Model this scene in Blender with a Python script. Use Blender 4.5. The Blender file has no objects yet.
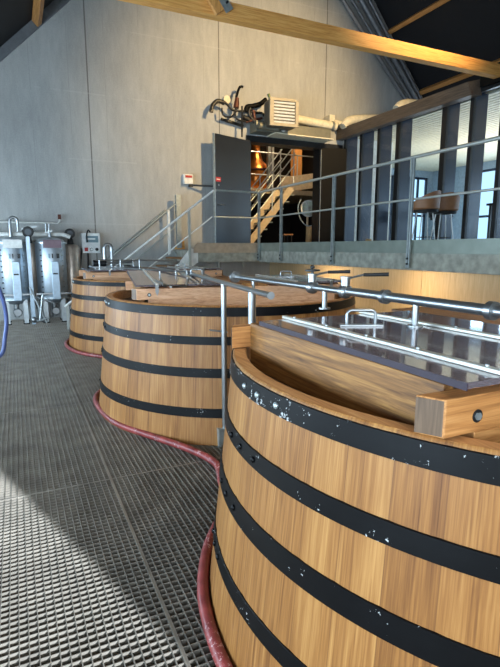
import bpy, bmesh, math, random
from mathutils import Vector, Matrix
random.seed(7)
C = bpy.context.scene.collection
PI = math.pi
V = Vector

# ------------------------------------------------------------------ camera maths
F = 490.0; HC = 1.5
PITCH = math.atan(85.5/F); YAW = math.atan(235/(F/math.cos(PITCH)))
FW = V((math.sin(YAW)*math.cos(PITCH), math.cos(YAW)*math.cos(PITCH), -math.sin(PITCH)))
RT = V((math.cos(YAW), -math.sin(YAW), 0)); UP = RT.cross(FW)
def hit(x, y, ax, val):
    """measure the photograph: the point of the plane axis=val seen at a pixel"""
    d = FW*F + RT*(x-250) - UP*(y-333.5)
    o = V((0, 0, HC)); t = (val-o[ax])/d[ax]
    return o+d*t

# ------------------------------------------------------------------ materials
def lin(c):
    return tuple((v/12.92 if v <= .04045 else ((v+.055)/1.055)**2.4) for v in (x/255 for x in c))+(1,)
class NT:
    def __init__(s, name):
        s.m = bpy.data.materials.new(name); s.m.use_nodes = True
        s.n = s.m.node_tree.nodes; s.l = s.m.node_tree.links
        s.b = s.n['Principled BSDF']
    def add(s, t, **kw):
        n = s.n.new(t)
        for k, v in kw.items(): setattr(n, k, v)
        return n
    def put(s, sock, v):
        if isinstance(v, bpy.types.NodeSocket): s.l.new(v, sock)
        else: sock.default_value = v
    def math(s, op, a, b=None, c=None):
        n = s.add('ShaderNodeMath', operation=op); s.put(n.inputs[0], a)
        if b is not None: s.put(n.inputs[1], b)
        if c is not None: s.put(n.inputs[2], c)
        return n.outputs[0]
    def obj(s): return s.add('ShaderNodeTexCoord').outputs['Object']
    def scale(s, vec, sc, loc=(0, 0, 0)):
        n = s.add('ShaderNodeMapping'); s.l.new(vec, n.inputs[0])
        n.inputs['Scale'].default_value = sc; n.inputs['Location'].default_value = loc
        return n.outputs[0]
    def noise(s, vec, scale=5, detail=4, rough=.5, dist=0):
        n = s.add('ShaderNodeTexNoise'); s.l.new(vec, n.inputs['Vector'])
        n.inputs['Scale'].default_value = scale; n.inputs['Detail'].default_value = detail
        n.inputs['Roughness'].default_value = rough; n.inputs['Distortion'].default_value = dist
        return n.outputs['Fac']
    def ramp(s, fac, stops):
        n = s.add('ShaderNodeValToRGB'); s.put(n.inputs[0], fac); e = n.color_ramp.elements
        while len(e) < len(stops): e.new(.5)
        for i, (p, c) in enumerate(stops): e[i].position = p; e[i].color = c if len(c) == 4 else lin(c)
        return n.outputs[0]
    def mix(s, fac, a, b, mode='MIX'):
        n = s.add('ShaderNodeMix', data_type='RGBA', blend_type=mode)
        s.put(n.inputs['Factor'], fac); s.put(n.inputs['A'], a); s.put(n.inputs['B'], b)
        return [o for o in n.outputs if o.type == 'RGBA'][0]
    def bump(s, h, strength=.3, dist=.01):
        n = s.add('ShaderNodeBump'); n.inputs['Strength'].default_value = strength
        n.inputs['Distance'].default_value = dist; s.put(n.inputs['Height'], h)
        s.l.new(n.outputs[0], s.b.inputs['Normal'])
    def set(s, **kw):
        names = dict(color='Base Color', rough='Roughness', metal='Metallic', trans='Transmission Weight', ior='IOR', spec='Specular IOR Level', coat='Coat Weight')
        for k, v in kw.items(): s.put(s.b.inputs[names[k]], v)
        return s

def plain(name, c, rough=.5, metal=0, var=.12, scale=12, **kw):
    t = NT(name); f = t.noise(t.obj(), scale, 3)
    c0 = lin(c); a = tuple(v*(1-var) for v in c0[:3])+(1,); b = tuple(min(1, v*(1+var)) for v in c0[:3])+(1,)
    t.set(color=t.ramp(f, [(.3, a), (.7, b)]), rough=rough, metal=metal, **kw)
    return t.m

def wood(name, axis, light, mid, dark, rough=.5, pale=None):
    t = NT(name); o = t.obj()
    sc = [9, 9, 9]; sc[axis] = .5
    n1 = t.noise(t.scale(o, tuple(sc)), 3.2, 8, .66, 1.6)
    sc2 = [70, 70, 70]; sc2[axis] = 1.6
    n2 = t.noise(t.scale(o, tuple(sc2)), 2, 3, .6)
    f = t.math('ADD', t.math('MULTIPLY', n1, .72), t.math('MULTIPLY', n2, .28))
    col = t.ramp(f, [(.34, dark), (.5, mid), (.64, light)])
    t.set(color=col, rough=rough); t.bump(n2, .15, .002)
    return t.m

def stave_wood(name):
    t = NT(name); o = t.obj()
    sep = t.add('ShaderNodeSeparateXYZ'); t.l.new(o, sep.inputs[0])
    ang = t.math('ARCTAN2', sep.outputs[1], sep.outputs[0])
    a = t.math('MULTIPLY', t.math('ADD', ang, PI), NST/(2*PI))
    idx = t.math('FLOOR', a); fr = t.math('FRACT', a)
    wn = t.add('ShaderNodeTexWhiteNoise', noise_dimensions='1D'); t.l.new(idx, wn.inputs['W'])
    rnd = wn.outputs['Value']
    cb = t.add('ShaderNodeCombineXYZ')
    t.put(cb.inputs[0], t.math('ADD', t.math('MULTIPLY', a, .13*7), t.math('MULTIPLY', rnd, 31)))
    t.put(cb.inputs[1], t.math('MULTIPLY', sep.outputs[2], .35)); t.put(cb.inputs[2], t.math('MULTIPLY', rnd, 17))
    n1 = t.noise(cb.outputs[0], 2.4, 6, .62, 1.0)
    cb2 = t.add('ShaderNodeCombineXYZ')
    t.put(cb2.inputs[0], t.math('MULTIPLY', a, .13*60)); t.put(cb2.inputs[1], t.math('MULTIPLY', sep.outputs[2], .8)); t.put(cb2.inputs[2], rnd)
    n2 = t.noise(cb2.outputs[0], 2.0, 4, .65)
    cb3 = t.add('ShaderNodeCombineXYZ')
    t.put(cb3.inputs[0], t.math('MULTIPLY', a, .13*190)); t.put(cb3.inputs[1], t.math('MULTIPLY', sep.outputs[2], 5)); t.put(cb3.inputs[2], rnd)
    n3 = t.noise(cb3.outputs[0], 1.0, 2, .5)
    f = t.math('ADD', t.math('MULTIPLY', n1, .40), t.math('ADD', t.math('MULTIPLY', n2, .34), t.math('MULTIPLY', n3, .26)))
    f = t.math('ADD', f, t.math('MULTIPLY', t.math('SUBTRACT', rnd, .5), .09))
    col = t.ramp(f, [(.34, (98, 58, 26)), (.5, (145, 97, 49)), (.66, (178, 130, 74))])
    edge = t.math('MINIMUM', fr, t.math('SUBTRACT', 1, fr))
    line = t.math('LESS_THAN', edge, .010)
    col = t.mix(t.math('MULTIPLY', line, .65), col, lin((104, 66, 34)))
    # dark fine streaks (water marks) with their own shape
    st = t.math('GREATER_THAN', t.noise(t.scale(cb.outputs[0], (9, 1.5, 1)), 3, 2), .71)
    col = t.mix(t.math('MULTIPLY', st, .3), col, lin((112, 72, 40)))
    t.set(color=col, rough=.46, spec=.35); t.bump(n2, .12, .002)
    return t.m

def hoop_paint(name, wear):
    t = NT(name); o = t.obj()
    n = t.math('ADD', t.math('MULTIPLY', t.noise(t.scale(o, (1, 1, 1.8)), 46, 4, .75), .6), t.math('MULTIPLY', t.noise(t.scale(o, (1, 1, .5)), 120, 3, .7), .4))
    area = t.noise(o, 13, 3, .6)
    sep = t.add('ShaderNodeSeparateXYZ'); t.l.new(o, sep.inputs[0])
    th = t.math('SUBTRACT', 1.0-.0, t.math('MULTIPLY', area, wear))
    chip = t.math('GREATER_THAN', n, th)
    fine = t.noise(o, 9, 4, .6)
    base = t.ramp(fine, [(.3, (3, 3, 4)), (.75, (9, 9, 11))])
    col = t.mix(chip, base, lin((178, 180, 180)))
    t.set(color=col, rough=.45, spec=.16); t.bump(n, .1, .002)
    return t.m

def concrete(name, c1, c2, seam_w=3.0):
    t = NT(name); o = t.obj()
    n1 = t.noise(t.scale(o, (1, 1, .35)), .9, 6, .62, .4)
    n2 = t.noise(t.scale(o, (4, 4, .9)), 2.2, 5, .7)
    n3 = t.noise(o, 38, 4, .7)
    f = t.math('ADD', t.math('MULTIPLY', n1, .40), t.math('ADD', t.math('MULTIPLY', n2, .32), t.math('MULTIPLY', n3, .28)))
    col = t.ramp(f, [(.34, c1), (.66, c2)])
    # vertical formwork seams of the cast wall and faint horizontal lift lines
    sep = t.add('ShaderNodeSeparateXYZ'); t.l.new(o, sep.inputs[0])
    m = t.math('ABSOLUTE', t.math('SUBTRACT', t.math('FRACT', t.math('DIVIDE', t.math('ADD', sep.outputs[0], 1.325+1.5), 2.98)), .5))
    line = t.math('LESS_THAN', m, .0045)
    col = t.mix(t.math('MULTIPLY', line, .65), col, lin((72, 68, 62)))
    m2 = t.math('ABSOLUTE', t.math('SUBTRACT', t.math('FRACT', t.math('DIVIDE', t.math('ADD', sep.outputs[0], 0.6), .745)), .5))
    line2 = t.math('MULTIPLY', t.math('LESS_THAN', m2, .012), t.math('GREATER_THAN', n2, .5))
    col = t.mix(t.math('MULTIPLY', line2, .16), col, lin((80, 78, 72)))
    m3 = t.math('ABSOLUTE', t.math('SUBTRACT', t.math('FRACT', t.math('DIVIDE', sep.outputs[2], 1.35)), .5))
    line3 = t.math('MULTIPLY', t.math('LESS_THAN', m3, .01), t.math('GREATER_THAN', n1, .5))
    col = t.mix(t.math('MULTIPLY', line3, .2), col, lin((205, 205, 200)))
    t.set(color=col, rough=.82, spec=.2); t.bump(n3, .15, .004)
    return t.m

NST = 60
M = {}
M['stave'] = stave_wood('oak_staves')
M['hoop_worn'] = hoop_paint('black_hoop_paint_worn', .715)
M['hoop'] = hoop_paint('black_hoop_paint', .615)
M['rim'] = wood('oak_rim', 1, (206, 158, 104), (186, 132, 80), (146, 94, 50))
M['oak_x'] = wood('oak_along_x', 0, (208, 152, 92), (180, 122, 66), (120, 72, 34))
M['oak_pink_x'] = wood('oak_pinkish', 0, (226, 182, 146), (212, 162, 122), (176, 122, 84))
M['oak_y'] = wood('oak_along_y', 1, (176, 128, 68), (138, 94, 46), (78, 48, 22))
M['oak_end'] = wood('oak_end_grain', 2, (112, 88, 66), (92, 70, 50), (66, 48, 34))
M['head'] = wood('oak_inner_deck', 1, (112, 78, 46), (86, 58, 32), (56, 38, 22))
M['pine_x'] = wood('glulam_along_x', 0, (236, 182, 108), (224, 162, 86), (190, 120, 52))
M['pine_y'] = wood('glulam_along_y', 1, (214, 158, 96), (190, 132, 72), (150, 98, 48))
M['pine_d'] = wood('glulam_strut', 2, (224, 168, 100), (206, 146, 78), (160, 108, 54))
M['ply'] = wood('plywood_lining', 2, (208, 184, 146), (198, 172, 132), (182, 154, 114))
M['slat'] = plain('pale_ceiling_wood', (226, 214, 186), .6)
M['steel'] = plain('brushed_stainless_steel', (158, 162, 164), .34, .95, .06)
M['steel_rough'] = plain('matt_stainless_steel', (190, 196, 198), .42, .85, .1)
M['galv'] = plain('galvanised_steel', (168, 176, 176), .42, .7, .15, 20)
M['galv_paint'] = plain('grey_rail_steel', (186, 190, 184), .4, .55, .08)
M['alu'] = plain('aluminium_flat_bar', (214, 212, 202), .34, .75, .05)
M['grate'] = plain('galvanised_grating', (162, 156, 146), .38, .7, .2, 5)
M['seam'] = plain('galvanised_grating_edge', (206, 190, 158), .5, .15, .1, 5)
M['black'] = plain('black_steel', (20, 21, 23), .45)
M['blackrub'] = plain('black_rubber', (16, 16, 17), .6)
M['roof'] = plain('black_roof_lining', (20, 20, 24), .8)
M['door'] = plain('dark_grey_door_paint', (34, 37, 42), .3, 0, .08, 3)
M['darkwall'] = plain('near_black_panel', (10, 9, 8), .6, 0, .12, 12, spec=.15)
M['fin'] = plain('slate_blue_fin_paint', (44, 54, 72), .25, 0, .1, 3)
M['fascia'] = wood('weathered_brown_fascia', 1, (112, 96, 82), (90, 76, 64), (62, 52, 44))
M['white'] = plain('white_paint', (226, 226, 220), .45)
M['duct'] = plain('cream_duct_sleeve', (222, 212, 186), .55)
M['ductmetal'] = plain('grey_duct_metal', (128, 126, 112), .45, .4)
M['copper'] = plain('polished_copper', (206, 128, 62), .3, .9, .12)
M['red'] = plain('red_paint', (178, 44, 44), .5)
M['blue'] = plain('blue_hose_rubber', (78, 94, 146), .4)
M['boxgrey'] = plain('pale_grey_enclosure', (236, 242, 242), .4)
M['screen'] = plain('dim_display', (128, 158, 168), .25)
M['slab'] = plain('cast_concrete_slab', (150, 150, 138), .75, 0, .28, 9)
M['toe'] = plain('grey_green_toe_board', (132, 140, 130), .42, .45, .1, 6)
M['leather'] = plain('brown_leather', (150, 106, 72), .5, 0, .1, 10)
M['sack'] = plain('tan_paper', (196, 160, 112), .8)
M['tankpink'] = plain('beige_tank_steel', (206, 192, 178), .35, .6)
M['rust'] = plain('dull_copper_fitting', (92, 54, 42), .5, .4)
M['tile'] = plain('pale_room_floor', (190, 200, 205), .3)
M['wallroom'] = plain('pale_room_wall', (150, 168, 182), .6)
M['heatframe'] = plain('heater_grey_frame', (158, 146, 124), .5)
M['darkmetal'] = plain('dark_sooty_metal', (58, 56, 52), .4, .5)
M['tankshell'] = plain('satin_tank_steel', (188, 198, 206), .42, .75, .08)
M['edge'] = plain('dark_violet_sheet_edge', (44, 34, 48), .35)
M['dialgrey'] = plain('dim_gauge_dial', (70, 78, 84), .4)
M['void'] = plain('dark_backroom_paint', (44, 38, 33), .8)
M['board_beige'] = plain('beige_balustrade_board', (206, 184, 150), .6)

t = NT('perspex_smoked'); t.set(color=lin((196, 182, 190)), rough=.04, trans=.80, ior=1.49)
f = t.noise(t.obj(), 60, 3, .7); t.put(t.b.inputs['Roughness'], t.math('MULTIPLY', f, .12)); M['perspex'] = t.m
t = NT('window_glass')
gl = t.add('ShaderNodeBsdfGlossy'); gl.inputs['Roughness'].default_value = .02
tr = t.add('ShaderNodeBsdfTransparent'); tr.inputs[0].default_value = (.9, .94, .98, 1)
fr = t.add('ShaderNodeLayerWeight'); fr.inputs[0].default_value = .25
mx = t.add('ShaderNodeMixShader'); t.put(mx.inputs[0], t.math('ADD', .02, t.math('MULTIPLY', t.math('POWER', fr.outputs['Facing'], 3), .45))); t.l.new(tr.outputs[0], mx.inputs[1]); t.l.new(gl.outputs[0], mx.inputs[2])
t.l.new(mx.outputs[0], t.n['Material Output'].inputs[0]); M['glass'] = t.m

# red hose with faded white printing
t = NT('red_ribbed_hose'); o = t.obj()
n = t.noise(o, 55, 3, .7); n2 = t.noise(o, 5, 2, .5)
col = t.ramp(t.noise(o, 14, 3), [(.3, (104, 38, 38)), (.7, (150, 66, 62))])
chip = t.math('MULTIPLY', t.math('GREATER_THAN', n, .6), t.math('GREATER_THAN', n2, .55))
col = t.mix(t.math('MULTIPLY', chip, .6), col, lin((214, 180, 178)))
t.set(color=col, rough=.42); M['hose'] = t.m

# subfloor: stained concrete below the grating
t = NT('stained_subfloor'); o = t.obj()
n = t.noise(o, .7, 3, .5, .6); n2 = t.noise(o, 6, 4, .6)
f = t.math('ADD', t.math('MULTIPLY', n, .75), t.math('MULTIPLY', n2, .25))
t.set(color=t.ramp(f, [(.38, (62, 48, 36)), (.47, (128, 100, 72)), (.62, (184, 156, 120))]), rough=.7); M['sub'] = t.m
M['concrete'] = concrete('cast_concrete_wall', (152, 152, 150), (190, 190, 186))

# ------------------------------------------------------------------ geometry builder (world coordinates)
class G:
    def __init__(s): s.v = []; s.f = []; s.sm = []
    def _add(s, vs, fs, smooth=False):
        k = len(s.v); s.v += [tuple(v) for v in vs]
        s.f += [tuple(i+k for i in f) for f in fs]; s.sm += [smooth]*len(fs); return s
    def box(s, c, d, rz=0, M_=None):
        c = V(c); hx, hy, hz = d[0]/2, d[1]/2, d[2]/2
        R = M_ or Matrix.Rotation(rz, 3, 'Z')
        vs = [c+R @ V((x*hx, y*hy, z*hz)) for z in (-1, 1) for y in (-1, 1) for x in (-1, 1)]
        return s._add(vs, [(0, 2, 3, 1), (4, 5, 7, 6), (0, 1, 5, 4), (2, 6, 7, 3), (0, 4, 6, 2), (1, 3, 7, 5)])
    def b2(s, a, b):
        a, b = V(a), V(b); return s.box((a+b)/2, [abs(b[i]-a[i]) for i in range(3)])
    def bar(s, p, q, w, h, up=(0, 0, 1)):
        p, q = V(p), V(q); d = (q-p); L = d.length; d.normalize()
        side = d.cross(V(up)); 
        if side.length < 1e-4: side = d.cross(V((1, 0, 0)))
        side.normalize(); u = side.cross(d)
        R = Matrix((side, d, u)).transposed()
        return s.box((p+q)/2, (w, L, h), M_=R)
    def tube(s, pts, r, seg=12, closed=False, caps=True):
        pts = [V(p) for p in pts]; n = len(pts); rr = r if isinstance(r, (list, tuple)) else [r]*n
        prev = None; vs = []
        for i, p in enumerate(pts):
            if closed: d = pts[(i+1) % n]-pts[i-1]
            else: d = (pts[min(i+1, n-1)]-pts[max(i-1, 0)])
            d.normalize()
            if prev is None:
                a = d.cross(V((0, 0, 1)))
                if a.length < 1e-3: a = d.cross(V((1, 0, 0)))
            else: a = prev-d*prev.dot(d)
            a.normalize(); b = d.cross(a); prev = a
            for k in range(seg):
                w = 2*PI*k/seg; vs.append(p+(a*math.cos(w)+b*math.sin(w))*rr[i])
        fs = []
        for i in range(n if closed else n-1):
            for k in range(seg):
                j = (i+1) % n; k2 = (k+1) % seg
                fs.append((i*seg+k, i*seg+k2, j*seg+k2, j*seg+k))
        s._add(vs, fs, True)
        if caps and not closed:
            k = len(s.v)-n*seg
            s.f.append(tuple(k+i for i in reversed(range(seg)))); s.sm.append(False)
            s.f.append(tuple(k+(n-1)*seg+i for i in range(seg))); s.sm.append(False)
        return s
    def cyl(s, p, q, r, r2=None, seg=20): return s.tube([p, q], [r, r2 if r2 is not None else r], seg)
    def lathe(s, prof, c, seg=48, axis='z', closed=True):
        c = V(c); vs = []; n = len(prof)
        for k in range(seg):
            w = 2*PI*k/seg
            for (r, z) in prof:
                p = (r*math.cos(w), r*math.sin(w), z)
                if axis == 'y': p = (p[0], p[2], p[1])
                if axis == 'x': p = (p[2], p[0], p[1])
                vs.append(c+V(p))
        fs = []
        m = n if closed else n-1
        for k in range(seg):
            for i in range(m):
                j = (i+1) % n; k2 = (k+1) % seg
                fs.append((k*n+i, k2*n+i, k2*n+j, k*n+j))
        return s._add(vs, fs, True)
    def hard_lathe(s, prof, c, seg=160):
        for i in range(len(prof)):
            s.lathe([prof[i], prof[(i+1) % len(prof)]], c, seg, closed=False)
        return s
    def prism(s, poly, z0, z1):
        n = len(poly); vs = [(x, y, z0) for x, y in poly]+[(x, y, z1) for x, y in poly]
        fs = [tuple(reversed(range(n))), tuple(range(n, 2*n))]+[(i, (i+1) % n, n+(i+1) % n, n+i) for i in range(n)]
        return s._add(vs, fs)
    def prism_y(s, poly, y0, y1):
        n = len(poly); vs = [(x, y0, z) for x, z in poly]+[(x, y1, z) for x, z in poly]
        fs = [tuple(range(n)), tuple(reversed(range(n, 2*n)))]+[(i, n+i, n+(i+1) % n, (i+1) % n) for i in range(n)]
        return s._add(vs, fs)
    def ball(s, c, r, seg=14, sc=(1, 1, 1)):
        prof = [(r*math.sin(PI*i/8)*1.0, -r*math.cos(PI*i/8)*sc[2]) for i in range(9)]
        prof[0] = (.0001, prof[0][1]); prof[-1] = (.0001, prof[-1][1])
        return s.lathe(prof, c, seg, closed=False)
    def xf(s, Mx):
        s.v = [tuple(Mx @ V(v)) for v in s.v]; return s
    def build(s, name, mat, parent=None, bevel=0, angle=38):
        me = bpy.data.meshes.new(name); org = V((0, 0, 0))
        if parent is not None:
            p = parent
            while p: org += p.location; p = p.parent
        me.from_pydata([tuple(V(v)-org) for v in s.v], [], s.f); me.update()
        bm = bmesh.new(); bm.from_mesh(me)
        bmesh.ops.recalc_face_normals(bm, faces=bm.faces)
        bm.to_mesh(me); bm.free()
        me.polygons.foreach_set('use_smooth', s.sm)
        if any(s.sm): me.set_sharp_from_angle(angle=math.radians(angle))
        me.materials.append(M[mat] if isinstance(mat, str) else mat)
        ob = bpy.data.objects.new(name, me); C.objects.link(ob)
        if parent is not None: ob.parent = parent
        if bevel:
            b = ob.modifiers.new('bevel', 'BEVEL'); b.width = bevel; b.segments = 2; b.limit_method = 'ANGLE'
            b.harden_normals = False
        return ob

def tag(o, label, cat=None, group=None):
    o['label'] = label
    if cat: o['category'] = cat
    if group: o['group'] = group
    return o
def thing(name, label, cat, loc, group=None):
    o = bpy.data.objects.new(name, None); C.objects.link(o); o.location = loc; o.empty_display_size = .1
    return tag(o, label, cat, group)
def struct(g, name, mat, bevel=0):
    o = g.build(name, mat, None, bevel); o['kind'] = 'structure'; return o
def copy_tree(o, parent=None):
    c = o.copy(); C.objects.link(c); c.parent = parent
    for ch in list(o.children): copy_tree(ch, c)
    return c
def arc(c, r, a0, a1, n, plane='xz'):
    out = []
    for i in range(n+1):
        a = a0+(a1-a0)*i/n; u, w = r*math.cos(a), r*math.sin(a)
        out.append({'xz': V((u, 0, w)), 'xy': V((u, w, 0)), 'yz': V((0, u, w))}[plane]+V(c))
    return out
def smooth_path(pts, n=6):
    pts = [V(p) for p in pts]; out = []
    for i in range(len(pts)-1):
        p0 = pts[max(i-1, 0)]; p1 = pts[i]; p2 = pts[i+1]; p3 = pts[min(i+2, len(pts)-1)]
        for k in range(n):
            t = k/n
            out.append(.5*((2*p1)+(p2-p0)*t+(2*p0-5*p1+4*p2-p3)*t*t+(3*p1-3*p2+p3-p0)*t**3))
    out.append(pts[-1]); return out

# ================================================================== SETTING
YW = 11.5; XL = -3.2; YF = -3.0; DECK = 1.47; XG = 8.2; XR = 15.0
PX, PY = 1.0, 1.74
# grating
g = G(); PT = .0348; e = G()
x0, x1, y0, y1 = XL, 6.0, YF, YW
i = 0; x = .46-110*PT
while x < x1:
    if x > x0: g.b2((x-.0017, y0, -.03), (x+.0017, y1, 0))
    x += PT
y = 3.12-180*PT
while y < y1:
    if y > y0: g.b2((x0, y-.0017, -.028), (x1, y+.0017, -.001))
    y += PT
for k in range(-4, 7):
    x = .46+k*PX
    if x0 < x < x1: g.b2((x-.007, y0, -.03), (x-.0015, y1, .0015)); g.b2((x+.0015, y0, -.03), (x+.007, y1, .0015))
for k in range(-4, 6):
    y = 3.12+k*PY
    if y0 < y < y1: g.b2((x0, y-.007, -.03), (x1, y-.0015, .0015)); g.b2((x0, y+.0015, -.03), (x1, y+.007, .0015))
struct(g, 'floor', 'grate')
struct(G().b2((XL, YF, -.52), (6.0, YW, -.47)), 'floor_pit', 'sub')

# back wall with double-door opening (X 5.4..7.48, z 1.47..4.1)
def rl(x): return 5.33+.985*x
def rr(x): return 18.48-1.1625*x
XA = (18.48-5.33)/(.985+1.1625); ZA = rl(XA)
g = G()
g.prism_y([(XL, -.5), (5.40, -.5), (5.40, rl(5.30) if 5.4 > XA else rl(5.40)), (XL, rl(XL))] if XA > 5.4 else
          [(XL, -.5), (5.40, -.5), (5.40, rr(5.4)), (XA, ZA), (XL, rl(XL))], YW, YW+.3)
g.prism_y([(7.48, -.5), (8.2, -.5), (8.2, rr(8.2)), (7.48, rr(7.48))], YW, YW+.3)
g.prism_y([(8.2, 4.66), (11.3, 4.66), (11.3, rr(11.3)), (8.2, rr(8.2))], YW, YW+.3)
g.prism_y([(5.40, 4.10), (7.48, 4.10), (7.48, rr(7.48)), (5.40, rr(5.40))], YW, YW+.3)
g.b2((5.40, YW, -.5), (7.48, YW+.3, 1.40))
struct(g, 'wall_back', 'concrete')
# left wall with three window openings
g = G(); wins = [(-1.6, 1.4), (2.6, 5.6), (6.8, 9.8)]
g.b2((XL-.2, YF, -.5), (XL, YW, .75)); g.b2((XL-.2, YF, 2.02), (XL, YW, 2.14))
ys = [YF]+[v for w in wins for v in w]+[YW]
for k in range(0, len(ys), 2): g.b2((XL-.2, ys[k], .75), (XL, ys[k+1], 2.02))
struct(g, 'wall_left', 'concrete')
for k, (a, b) in enumerate(wins):
    w = G()
    for z in (.77, 2.0): w.b2((XL-.12, a, z-.03), (XL-.06, b, z+.03))
    for y in (a+.03, (a+b)/2, b-.03): w.b2((XL-.12, y-.03, .77), (XL-.06, y+.03, 2.0))
    struct(w, 'window_%d' % (k+1), 'black')
# front wall (behind the camera) with a wide gate opening, X -2.4..1.82, z 0..4
JX = 2.06
g = G()
g.b2((XL, YF-.25, -.5), (-2.4, YF, 2.1)); g.b2((JX, YF-.25, -.5), (XR+.3, YF, 4.8)); g.b2((-1.2, YF-.25, 3.9), (JX, YF, 4.8))
g.prism_y([(-.58, 4.75), (11.3, 4.75), (11.3, rr(11.3)), (XA, ZA)], YF-.25, YF)
struct(g, 'wall_front', 'concrete')
# roof slopes
g = G(); g.prism_y([(XL-.3, rl(XL-.3)), (XA, ZA), (XA, ZA+.25), (XL-.3, rl(XL-.3)+.25)], YF-.3, YW+.3)
struct(g, 'ceiling_left', 'roof')
g = G(); g.prism_y([(XA, ZA), (11.35, rr(11.35)), (11.35, rr(11.35)+.25), (XA, ZA+.25)], YF-.3, YW+.3)
struct(g, 'ceiling_right', 'roof')
# metal trim along the left gable edge
g = G(); g.prism_y([(XL, rl(XL)), (XA, ZA), (XA, ZA-.24), (XL, rl(XL)-.24)], YW-.05, YW)
struct(g, 'trim_1', plain('grey_gable_trim', (112, 116, 120), .5, .3))
# lining below the walkway and below the glazed room
g = G(); 
for a in range(8): g.b2((6.0, -3+a*1.82+.004, -.05), (6.03, -3+(a+1)*1.82-.004, 1.22))
o = struct(g, 'wall_right', 'ply')
struct(G().b2((6.03, YF, -.5), (6.12, YW, 1.22)), 'wall_right_core', 'void')

# walkway slab, its toe board and the landing
XK = 4.80
struct(G().b2((XK, YF, 1.205), (XG, YW, 1.45)), 'floor_walkway', 'slab', .006)
land = struct(G().b2((3.40, 9.70, 1.205), (XK, YW, 1.45)), 'floor_landing', 'slab', .006)
for x in (3.86, 4.44): G().b2((x-.02, 9.72, 1.10), (x+.02, 9.76, 1.206)).build('stub', 'galv', land)
g = G(); g.b2((XK-.008, YF, 1.45-.02), (XK+.004, 9.70, 1.605)); g.b2((XK-.03, YF, 1.595), (XK+.004, 9.70, 1.605))
struct(g, 'trim_2', 'toe')
g = G(); g.b2((3.46, 9.690, 1.40), (XK-.008, 9.702, 1.605)); g.b2((3.46, 9.66, 1.596), (XK-.03, 9.70, 1.605))
g.prism_y([(3.30, 1.40), (3.46, 1.40), (3.46, 1.605), (3.39, 1.605), (3.30, 1.50)], 9.690, 9.702)
struct(g, 'trim_3', plain('brownish_landing_plate', (178, 160, 138), .45, .3))

# ------------------------------------------------------------------ glazed room
XE = 9.9; YE = 15.0
g = G(); g.b2((XG, YF, 1.205), (XR+.3, YW, 1.46)); g.b2((XE, YW, 1.205), (XR+.3, YE+.3, 1.46)); struct(g, 'floor_glazed_room', 'tile')
g = G()
for k in range(44):
    x = XG+.36+k*.15; g.b2((x, YF, 4.44), (x+.10, YW if x < XE else YE, 4.50))
struct(g, 'ceiling_glazed_room', 'slat')
g = G(); g.b2((XG, YF, 4.56), (XR+.3, YW, 4.66)); g.b2((XE, YW, 4.56), (XR+.3, YE+.3, 4.66)); struct(g, 'ceiling_glazed_room_back', 'void')
g = G(); g.b2((XG+.04, YW-.02, 1.46), (XE, YW+.06, 4.56)); g.b2((XE-.04, YW+.06, 1.46), (XE, YE, 4.56)); struct(g, 'wall_glazed_room_side', 'white')
def winwall(ax, c, th, lo, hi, wins_, z0, z1, nm):
    def bb(a, b, za, zb_): return ((c, a, za), (c+th, b, zb_)) if ax == 0 else ((a, c, za), (b, c+th, zb_))
    g = G(); g.b2(*bb(lo, hi, 1.46, z0)); g.b2(*bb(lo, hi, z1, 4.56))
    ys = [lo]+[v for w_ in wins_ for v in w_]+[hi]
    for k in range(0, len(ys), 2): g.b2(*bb(ys[k], ys[k+1], z0, z1))
    struct(g, nm, 'wallroom')
WN = [4]
def frames(ax, c, wins_, z0, z1, zm):
    for (a, b) in wins_:
        w_ = G()
        def bb(p, q, za, zb_): return ((c, p, za), (c+.07, q, zb_)) if ax == 0 else ((p, c, za), (q, c+.07, zb_))
        for z in (z0+.04, zm, z1-.04): w_.b2(*bb(a, b, z-.04, z+.04))
        for k in range(4): y = a+.035+(b-a-.07)*k/3; w_.b2(*bb(y-.035, y+.035, z0, z1))
        struct(w_, 'window_%d' % WN[0], 'fin'); WN[0] += 1
rw = [(1.0, 3.4), (4.2, 6.6), (7.4, 9.8), (10.6, 13.0)]
winwall(0, XR, .2, YF, YE+.3, rw, 1.6, 4.2, 'wall_glazed_room_far'); frames(0, XR+.06, rw, 1.6, 4.2, 2.6)
rx = [(10.2, 11.6), (11.9, 13.1), (13.5, 14.8)]
winwall(1, YE, .2, XE, XR, rx, 1.6, 4.2, 'wall_glazed_room_end'); frames(1, YE+.06, rx, 1.6, 4.2, 2.75)
# glazed screen: black posts, deep slate fins behind them, glass panes, top and bottom rail
posts = [11.36-.682*k for k in range(21)]
gp, gf = G(), G()
skip = 4
ylist = [y for k, y in enumerate(posts) if k != skip and y > YF]
for k, y in enumerate(posts):
    if k == skip or y < YF: continue
    w = .13 if k in (3, 5) else .085
    gp.b2((XG-.03, y-w/2, 1.46), (XG+.03, y+w/2, 4.46))
    gf.b2((XG+.03, y-.03, 1.46), (XG+.36, y+.03, 4.46))
gp.b2((XG-.03, YF, 1.46), (XG+.03, YW, 1.50)); gp.b2((XG-.035, YF, 4.40), (XG+.035, YW, 4.58))
struct(gp, 'window_20', 'black'); struct(gf, 'window_fins_20', 'fin')
struct(G().b2((XG-.006, YF, 1.50), (XG+.006, YW-.14, 4.40)), 'window_glass_20', 'glass')
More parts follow.
